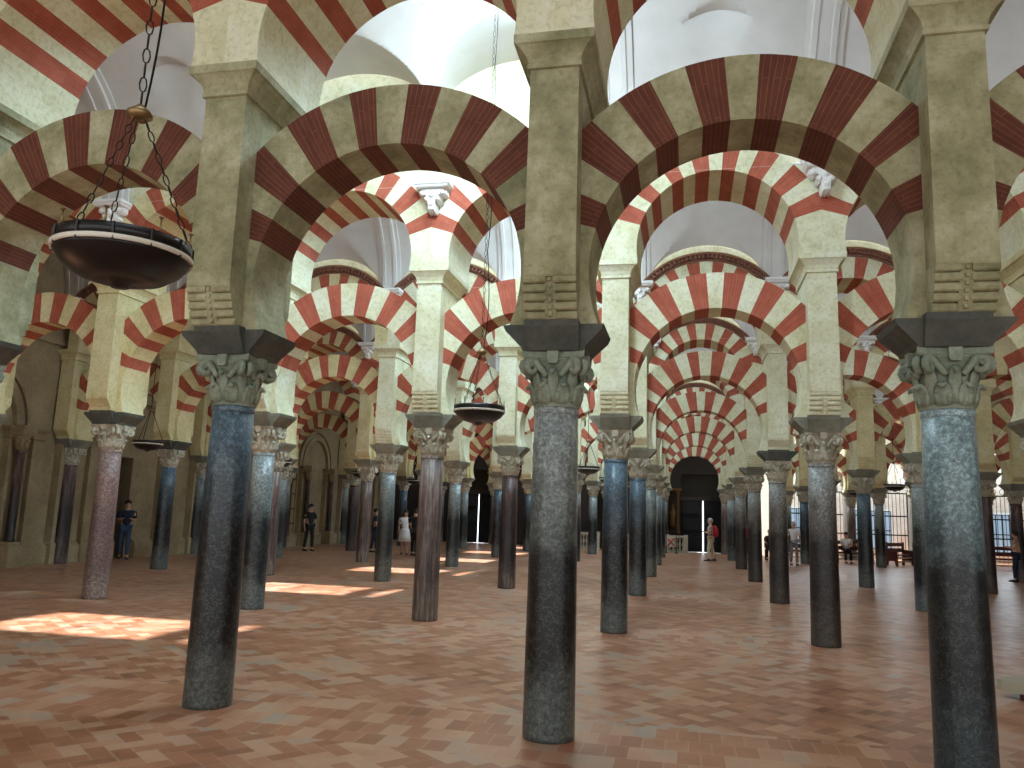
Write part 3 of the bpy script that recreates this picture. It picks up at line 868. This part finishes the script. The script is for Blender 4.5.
# daylit choir windows behind the grilles
for n, x in enumerate((10.2, 13.2, 16.2, 19.2)):
    m = MB(); m.box(-.9, .9, 0, .05, .5, 2.4)
    for q in range(-3, 4): m.box(q * .3 - .015, q * .3 + .015, -.04, 0, .5, 2.4, 1)
    for z in (.5, 1.4, 2.36): m.box(-.9, .9, -.04, 0, z, z + .04, 1)
    o = m.build(f'window_{wn_}', [plain('blue_daylit_glass', (150, 175, 195), .3, 0, (150, 180, 205), .55), IRON]); wn_ += 1
    o.location = (x, YB + 1.55, 0); o['kind'] = 'structure'
    area('daylight', (x, YB + .5, 4.6), (0, 1, -.5), 1.8, 1.6, 26, (.75, .88, 1))  # added fill lamp facing the choir wall, not light from a window
    area('daylight', (x, YB + .4, 4.6), (0, -1, -.6), 1.8, 1.6, 110, (.72, .86, 1))  # added lamp sending the choir's daylight out over the hall floor

REDW = plain('red_brown_wood', (86, 34, 26), .5); LATH = plain('pale_lath', (198, 188, 172), .7)
def bench(x, y, rz, lab, w=1.5):
    root = empty('bench', (x, y, 0), rz)
    m = MB(); m.box(-w / 2, w / 2, -.22, .22, .42, .47); m.build('seat', REDW, root)
    m = MB(); m.box(-w / 2, w / 2, .19, .24, .80, .95); m.box(-w / 2, w / 2, .2, .23, .55, .72); m.build('backrest', REDW, root)
    for sx_ in (-1, 1):
        m = MB(); m.loft([[(sx_ * w / 2 - .04, q[0], q[1]) for q in [(-.24, 0), (-.16, 0), (-.12, .2), (.14, .2), (.18, 0), (.27, 0), (.25, .98), (.18, .98), (.18, .66), (-.22, .62)]],
                          [(sx_ * w / 2 + .04, q[0], q[1]) for q in [(-.24, 0), (-.16, 0), (-.12, .2), (.14, .2), (.18, 0), (.27, 0), (.25, .98), (.18, .98), (.18, .66), (-.22, .62)]]])
        m.build('end_panel', REDW, root)
    m = MB()
    for z in (.14, .3): m.box(-w / 2 + .05, w / 2 - .05, -.17, -.14, z, z + .07)
    m.build('pale_slat', LATH, root)['label'] = 'pale slats below the seat'
    tag(root, lab, 'bench', 'red brown benches')
bench(8.9, 38.2, .1, 'red brown wooden bench beside the black door side of the choir')
bench(11.2, 38.0, .15, 'red brown bench with two people seated, left of front right column')
bench(13.0, 37.6, .9, 'angled red brown bench left of the front right column')
bench(14.4, 37.8, .1, 'red brown bench just behind the front right column')
bench(16.9, 38.0, 0, 'red brown bench right of the front right column')

# stone bench end lying right of the front right column
root = empty('stone_slab', (7.60, 9.22, 0), -.66)
m = MB(); ol = []
for a0, cx_, cy_ in ((PI, -.42, -.02), (PI / 2, -.42, .14)): pass
out = [(-.50, -.17), (-.50, .13), (-.44, .19), (1.2, .19), (1.2, -.23), (-.44, -.23)]
m.loft([[(x, y, z) for x, y in out] for z in (.07, .17)] ); m.build('top', plain('pale_slab', (176, 168, 146), .6), root)
for x in (-.3, .95):
    m = MB(); m.box(x, x + .12, -.17, .13, 0, .07); m.build('foot', REDW, root)
tag(root, 'low pale slab on short feet right of the front right column', 'slab')

# ---------------------------------------------------------------- hanging lamps
def chain_mesh(p0, p1, link=.062, rad=.012, t=.0035, seg=8):
    mb = MB(); p0, p1 = Vector(p0), Vector(p1); d = p1 - p0; n = max(2, int(d.length / (link * .92))); u = d.normalized()
    a = u.orthogonal().normalized(); b_ = u.cross(a)
    for q in range(n):
        c = p0 + d * ((q + .5) / n)
        s_ = a if q % 2 else b_
        ll = link * .5
        ring = [c + u * (ll * cos(2 * PI * j / seg)) + s_ * (rad * sin(2 * PI * j / seg)) for j in range(seg)]
        mb.tube(ring, t, 4, 0, True, True)
    return mb
def make_lamp(k, ztop, detail):
    root = empty('hanging_lamp')
    R = .31
    m = MB(); m.lathe([(.001, -.155), (.04, -.15), (.06, -.125), (.13, -.12), (.2, -.10), (.265, -.055), (.3, -.01), (.305, .0), (.295, .0), (.25, -.04), (.18, -.08), (.001, -.09)], 48); m.build('bowl', BRONZE, root)
    m = MB()
    rings = [[((R + dr) * cos(2 * PI * j / 48), (R + dr) * sin(2 * PI * j / 48), z) for dr, z in ((-.012, 0), (.004, 0), (.008, .022), (-.008, .022))] for j in range(49)]
    m.loft(rings, 0, False, True); m.build('pale_rim', RIMM, root)['label'] = 'pale metal rim'
    m = MB()
    rings = [[((R + dr) * cos(2 * PI * j / 48), (R + dr) * sin(2 * PI * j / 48), z) for dr, z in ((-.014, .024), (0, .024), (0, .078), (-.014, .078))] for j in range(49)]
    m.loft(rings, 0, False, True)
    for j in range(12):
        a = 2 * PI * j / 12; m.box(R * cos(a) - .005, R * cos(a) + .005, R * sin(a) - .005, R * sin(a) + .005, -.005, .08)
    band = m.build('gallery_band', BRONZE, root)
    first = None
    for j in range(8):
        a = 2 * PI * (j + .5) / 8
        if first is None:
            m = MB(); m.tube([(0, 0, .07), (0, 0, .15)], .005, 6); m.lathe([(.012, .145), (.012, .15), (.001, .155)], 8); first = m.build('spike', BRASS, band); first.location = ((R - .01) * cos(a), (R - .01) * sin(a), 0)
        else: o = first.copy(); col.objects.link(o); o.location = ((R - .01) * cos(a), (R - .01) * sin(a), 0)
    m = MB(); m.lathe([(.001, .705), (.03, .71), (.062, .735), (.062, .755), (.03, .78), (.012, .80), (.001, .80)], 20); m.build('hub', BRASS, root)
    for j in range(3):
        a = 2 * PI * j / 3 + .5
        m = chain_mesh((.03 * cos(a), .03 * sin(a), .72), ((R - .01) * cos(a), (R - .01) * sin(a), .07)) if detail else MB()
        if not detail: m.tube([(.03 * cos(a), .03 * sin(a), .72), ((R - .01) * cos(a), (R - .01) * sin(a), .07)], .007, 5)
        m.build('chain', CHAINM, root)
    if detail: m = chain_mesh((0, 0, .79), (0, 0, ztop), .085, .017, .004)
    else: m = MB(); m.tube([(0, 0, .79), (0, 0, ztop)], .008, 5)
    m.build('suspension_chain', CHAINM, root)
    if detail:
        m = MB(); n = 40
        m.tube([(.02 + .05 * abs(sin(q * .35)) * math.exp(-q * .04), .01, .79 + (ztop - .79) * q / n) for q in range(n + 1)], .006, 5); m.build('cable', BLACK, root)
    return root
def place_lamp(root, x, y, z, lab):
    root.location = (x, y, z); tag(root, lab, 'lamp', 'hanging bowl lamps')
ray = RR.transposed() @ Vector(((123 - 512) / F, 1, -(258 - 384) / F)) * 3.85
LX, LY, LZ = CX + ray.x, ray.y, CZ + ray.z   # where the near lamp hangs, about 3.9 m from the viewer
la = make_lamp(0, 9.2 - LZ, True); place_lamp(la, LX, LY, LZ, 'large black bowl lamp hanging on chains in the left foreground')
lb = make_lamp(1, 6.4, True); register(lb); place_lamp(lb, 1.53, NAVE(1), 2.87, 'black bowl lamp on chains left of the front middle column')
lc = make_lamp(2, 6.4, False); register(lc)
far = [(1.47, 3, 'small bowl lamp seen just right of the front middle column'), (1.47, 2, 'bowl lamp hidden behind the front middle column'),
       (-7.37, 2, 'bowl lamp hanging between the second and fourth shafts from left'), (-7.37, 3, 'bowl lamp behind the shaft right of front left column'), (-7.37, 4, 'small bowl lamp left of the purple second arcade column'),
       (-7.37, 5, 'tiny bowl lamp just left of the fourth second-arcade column'), (-7.37, 6, 'tiny bowl lamp furthest back left of centre'), (1.47, 4, 'tiny bowl lamp right of front middle column, fourth nave'), (1.47, 5, 'tiny bowl lamp right of front middle column, fifth nave'),
       (10.31, 4, 'small bowl lamp left of the front right column, nearer one'), (10.31, 5, 'small bowl lamp left of the front right column, further one'), (10.31, 3, 'bowl lamp just right of front right column')]
for n, (x, k, lab) in enumerate(far):
    o = lc if n == 0 else copy_tree(lc)[0]
    place_lamp(o, x, NAVE(k), 2.87, lab)

# ---------------------------------------------------------------- people
SKIN = plain('skin', (196, 150, 124), .55); HAIRG = plain('grey_hair', (170, 165, 158), .7); HAIRD = plain('dark_hair', (34, 26, 22), .6)
def skinned(name, verts, edges, radii, m, parent, sub=1, root=0):
    me = bpy.data.meshes.new(name); me.from_pydata([tuple(v) for v in verts], edges, []); me.materials.append(m)
    o = bpy.data.objects.new(name, me); col.objects.link(o); o.parent = parent
    md = o.modifiers.new('skin', 'SKIN'); md.use_smooth_shade = True
    for v, r in zip(me.skin_vertices[0].data, radii):
        v.radius = r if isinstance(r, tuple) else (r, r)
    me.skin_vertices[0].data[root].use_root = True
    if sub:
        s_ = o.modifiers.new('sub', 'SUBSURF'); s_.levels = sub; s_.render_levels = sub
    return o
def person(x, y, face, label, shirt, trousers, hair, pose='stand', bag=None, skirt=None, h=1.7, group=None, cap=False, stride=.10):
    """face: heading of the body in radians (0 looks to +x)"""
    root = empty('person', (x, y, 0), face); tag(root, label, 'person', group)
    S = h / 1.72
    V = lambda a, b_, c: Vector((a * S, b_ * S, c * S))
    sit = pose == 'sit'
    dz = -.36 if sit else 0
    pel = V(0, 0, .95 + dz); waist = V(.0, 0, 1.08 + dz); chest = V(.01, 0, 1.28 + dz); neck = V(.0, 0, 1.44 + dz); skull = V(.015, 0, 1.53 + dz)
    v = [pel, waist, chest, neck, skull, V(.02, 0, 1.62 + dz)]; e = [(0, 1), (1, 2), (2, 3), (3, 4), (4, 5)]
    r = [(.12, .14), (.105, .13), (.11, .16), .05, .075, .08]
    arms = {}; legs = {}
    for sg in (-1, 1):
        sh_ = V(0, sg * .185, 1.37 + dz)
        if sit or pose == 'reach': el = V(.12, sg * .22, 1.14 + dz); wr = V(.34, sg * .13, 1.10 + dz)
        elif pose == 'bent': el = V(.02, sg * .24, 1.12); wr = V(.22, sg * .16, 1.16)
        else: el = V(-.02, sg * .235, 1.10); wr = V(.06, sg * .245, .87)
        n = len(v); v += [sh_, el, wr]; e += [(2, n), (n, n + 1), (n + 1, n + 2)]; r += [.052, .038, .026]
        palm = wr + (wr - el).normalized() * .06 * S; v.append(palm); e.append((n + 2, n + 3)); r.append((.034, .018))
        arms[sg] = (sh_, el, wr, palm)
        hp = V(0, sg * .09, .90 + dz)
        if sit: kn = V(.44, sg * .11, .53); an = V(.46, sg * .11, .09); toe = V(.62, sg * .12, .035)
        else:
            st = stride * sg; kn = V(.02 + st * .6, sg * .095, .49); an = V(-.03 + st, sg * .10, .085); toe = V(.13 + st, sg * .115, .03)
        n = len(v); v += [hp, kn, an, toe]; e += [(0, n), (n, n + 1), (n + 1, n + 2), (n + 2, n + 3)]; r += [.088, .058, .042, (.04, .03)]
        legs[sg] = (hp, kn, an, toe)
    skinned('body', v, e, [(q[0] * S, q[1] * S) if isinstance(q, tuple) else q * S for q in r], SKIN, root, 1)
    hd_ = MB(); c = V(.03, 0, 1.605 + dz)       # head with brow, nose, chin and ears
    prof = [(-.125, .02), (-.11, .045), (-.06, .066), (0, .076), (.05, .076), (.09, .058), (.115, .03)]
    rings = []
    for z, q in prof:
        ring = []
        for j in range(16):
            a = 2 * PI * j / 16; fx = 1.18 if cos(a) > 0 else 1.12
            ex = .024 if (j == 0 and -.05 < z < .01) else (.01 if j in (1, 15, 0) and z < -.1 else 0)
            ring.append((c.x + (q * fx * cos(a) + ex) * S, c.y + q * .98 * sin(a) * S, c.z + z * S))
        rings.append(ring)
    hd_.loft(rings, 0, True, True)
    for sg in (-1, 1): hd_.lathe([(.001, -.03), (.014, -.015), (.016, .01), (.001, .03)], 8, 0, (c.x - .01, c.y + sg * .078 * S, c.z - .01))
    head = hd_.build('head', SKIN, root)
    fc = MB()
    for sg in (-1, 1): fc.lathe([(.001, -.008), (.012, 0), (.001, .008)], 8, 0, (c.x + .082 * S, c.y + sg * .03 * S, c.z + .002))
    fc.box(c.x + .084 * S, c.x + .092 * S, c.y - .022, c.y + .022, c.z - .072 * S, c.z - .066 * S)
    fc.build('eyes_and_mouth', HAIRD, head)
    hr = MB(); rings = []
    long_ = skirt is not None
    for z, q in ((-.16 if long_ else -.05, .078), (-.06 if long_ else -.02, .096), (.03, .098), (.08, .092), (.12, .062), (.142, .01)):
        ring = []
        for j in range(16):
            a = 2 * PI * j / 16; cut = .3 if (cos(a) > .35 and z < .02) else 1.0
            ring.append((c.x + (-.015 + q * 1.15 * cos(a) * cut) * S, c.y + q * sin(a) * (1 if cut == 1 else .9) * S, c.z + z * S))
        rings.append(ring)
    hr.loft(rings, 0, True, True); hr.build('hair', hair, head)
    # shirt with sleeves, as its own shell
    v = [pel - V(0, 0, .02), waist, chest, V(0, 0, 1.37 + dz), V(0, 0, 1.44 + dz)]; e = [(0, 1), (1, 2), (2, 3), (3, 4)]; r = [(.135, .155), (.125, .15), (.135, .18), (.115, .15), .062]
    for sg in (-1, 1):
        sh_, el, wr, palm = arms[sg]; n = len(v); v += [sh_, sh_.lerp(el, .8)]; e += [(3, n), (n, n + 1)]; r += [.078, .062]
    skinned('shirt', v, e, [(q[0] * S, q[1] * S) if isinstance(q, tuple) else q * S for q in r], shirt, root, 1)
    if skirt is not None:
        m = MB(); rings = []
        for z, q in ((1.0, .15), (.9, .19), (.7, .22), (.5, .25)):
            rings.append([(q * cos(2 * PI * j / 20) * (1 + .05 * (j % 2)) * S, q * sin(2 * PI * j / 20) * (1 + .05 * (j % 2)) * S, (z + dz) * S) for j in range(20)])
        m.loft(rings, 0, True, True); m.build('skirt', skirt, root)
    else:
        v = [pel]; e = []; r = [(.128, .15)]
        for sg in (-1, 1):
            hp, kn, an, toe = legs[sg]; n = len(v); v += [hp, kn, an + V(0, 0, .02)]; e += [(0, n), (n, n + 1), (n + 1, n + 2)]; r += [.1, .072, .06]
        skinned('trousers', v, e, [(q[0] * S, q[1] * S) if isinstance(q, tuple) else q * S for q in r], trousers, root, 1)
    for sg in (-1, 1):
        hp, kn, an, toe = legs[sg]; m = MB()
        ct = (an + toe) * .5
        m.loft([[(an.x - .06 * S + .27 * S * q, an.y + w * S * math.sin(PI * min(1, max(0, t_)) ) if False else an.y + w * S, zz * S) for w, zz in ((-ww, 0), (ww, 0), (ww, hh), (-ww, hh))] for q, ww, hh in ((0, .03, .07), (.15, .042, .085), (.5, .046, .07), (.85, .045, .05), (1, .025, .03))], 0, True, True)
        m.build('shoe', HAIRD, root)
        # fingers and thumb
        sh_, el, wr, palm = arms[sg]; d = (palm - wr).normalized(); sd_ = Vector((0, 1, 0)) if not sit else Vector((0, 1, 0))
        fw = Vector((1, 0, 0)) - d * d.x; fw = fw.normalized() if fw.length > .1 else Vector((0, 0, 1))
        m = MB()
        for q, ln in enumerate((.075, .085, .08, .062)):
            b0 = palm + fw * ((q - 1.5) * -.018 * S) + d * .01
            m.tube([b0, b0 + d * ln * .5 * S, b0 + d * ln * .8 * S - Vector((0, sg * .012, 0)), b0 + d * ln * S - Vector((0, sg * .026, 0))], [.009, .0085, .008, .006], 6)
        b0 = wr + d * .03 + fw * .02; m.tube([b0, b0 + fw * .03 + d * .02, b0 + fw * .035 + d * .05], [.011, .01, .007], 6)
        m.build('hand_fingers', SKIN, root)
    if bag:
        m = MB(); m.loft([[(x_ * S, y_ * S, z * S) for x_, y_ in ((-.13 - dd, -w_), (-.12, -w_), (-.12, w_), (-.13 - dd, w_))] for z, dd, w_ in ((.98 + dz, .10, .12), (1.02 + dz, .17, .155), (1.25 + dz, .16, .155), (1.40 + dz, .10, .13), (1.44 + dz, .05, .09))], 0, True, True)
        for sg in (-1, 1): m.tube([V(-.12, sg * .1, 1.4 + dz), V(0, sg * .11, 1.46 + dz), V(.125, sg * .11, 1.34 + dz), V(.11, sg * .13, 1.15 + dz), V(-.1, sg * .14, 1.02 + dz)], .016, 6)
        o = m.build('backpack', bag, root); bv = o.modifiers.new('b', 'BEVEL'); bv.width = .02; bv.segments = 2
    return root
C_ = lambda n, c: plain(n, c, .85)
WHITEC, BEIGE, REDB, NAVY, BLK, GREYC, PINK, DENIM = (C_('white_cotton', (226, 226, 224)), C_('beige_cotton', (206, 194, 170)), C_('red_nylon', (168, 26, 34)), C_('navy_cotton', (34, 40, 60)), C_('black_cotton', (20, 20, 22)), C_('grey_cotton', (120, 120, 124)), C_('pink_cotton', (206, 130, 130)), C_('denim', (60, 78, 110)))
person(5.0, 34.3, PI * .94, 'man in white shirt and beige trousers with red backpack before the black door', WHITEC, BEIGE, HAIRG, 'bent', bag=REDB, h=1.72)
person(-9.9, 28.2, -.6, 'person in black standing by the far left wall', BLK, BLK, HAIRD, h=1.74)
person(-6.35, 28.9, -1.2, 'woman in a white dress walking in the far left aisle', WHITEC, None, HAIRD, skirt=WHITEC, h=1.64)
person(-5.75, 28.3, 1.6, 'person in black with a pale collar beside the woman in white', BLK, BLK, HAIRD, 'bent', h=1.7)
person(-7.75, 29.4, .4, 'person in dark blue partly hidden by a shaft in the far left aisle', NAVY, NAVY, HAIRD, 'bent', h=1.68)
person(-11.75, 20.35, -.9, 'person in dark denim in the left wall doorway, nearer', NAVY, DENIM, HAIRD, 'bent', h=1.66)
person(-12.25, 20.0, -.6, 'person in pink top in the left wall doorway, behind', PINK, BLK, HAIRD, h=1.6)
person(6.55, 36.6, 2.0, 'person with red bag mostly hidden behind the shafts right of the black door', GREYC, BLK, HAIRD, bag=REDB, h=1.66)
person(7.65, 37.6, -1.7, 'grey haired person in dark clothes sitting right of the black door', C_('brown_cotton', (70, 46, 38)), BLK, HAIRG, 'sit', h=1.68)
person(10.9, 37.95, -1.6, 'person in white sitting on the bench left of front right column', WHITEC, BLK, HAIRD, 'sit', h=1.68)
person(11.55, 37.95, -1.8, 'person in dark brown sitting on the same bench at its right', C_('dark_brown_cotton', (48, 34, 30)), BLK, HAIRD, 'sit', h=1.72)
person(14.6, 29.5, 2.6, 'person in pale top at the right edge of the view', C_('peach_cotton', (212, 176, 150)), NAVY, HAIRD, 'bent', h=1.64)
person(8.2, 33.9, -1.5, 'person in white standing behind the shaft in the middle right', WHITEC, GREYC, HAIRG, h=1.7)
# chair under the seated person right of the door
root = empty('chair', (7.65, 37.62, 0), 0)
m = MB(); m.box(-.22, .22, -.2, .22, .42, .46); m.build('seat', REDW, root); m = MB(); m.box(-.22, .22, .2, .24, .5, .92); m.build('backrest', REDW, root)
for a in (-.19, .19):
    for b_ in (-.17, .19):
        m = MB(); m.box(a - .02, a + .02, b_ - .02, b_ + .02, 0, .42); m.build('leg', REDW, root)
tag(root, 'red brown chair under the grey haired seated person', 'chair')
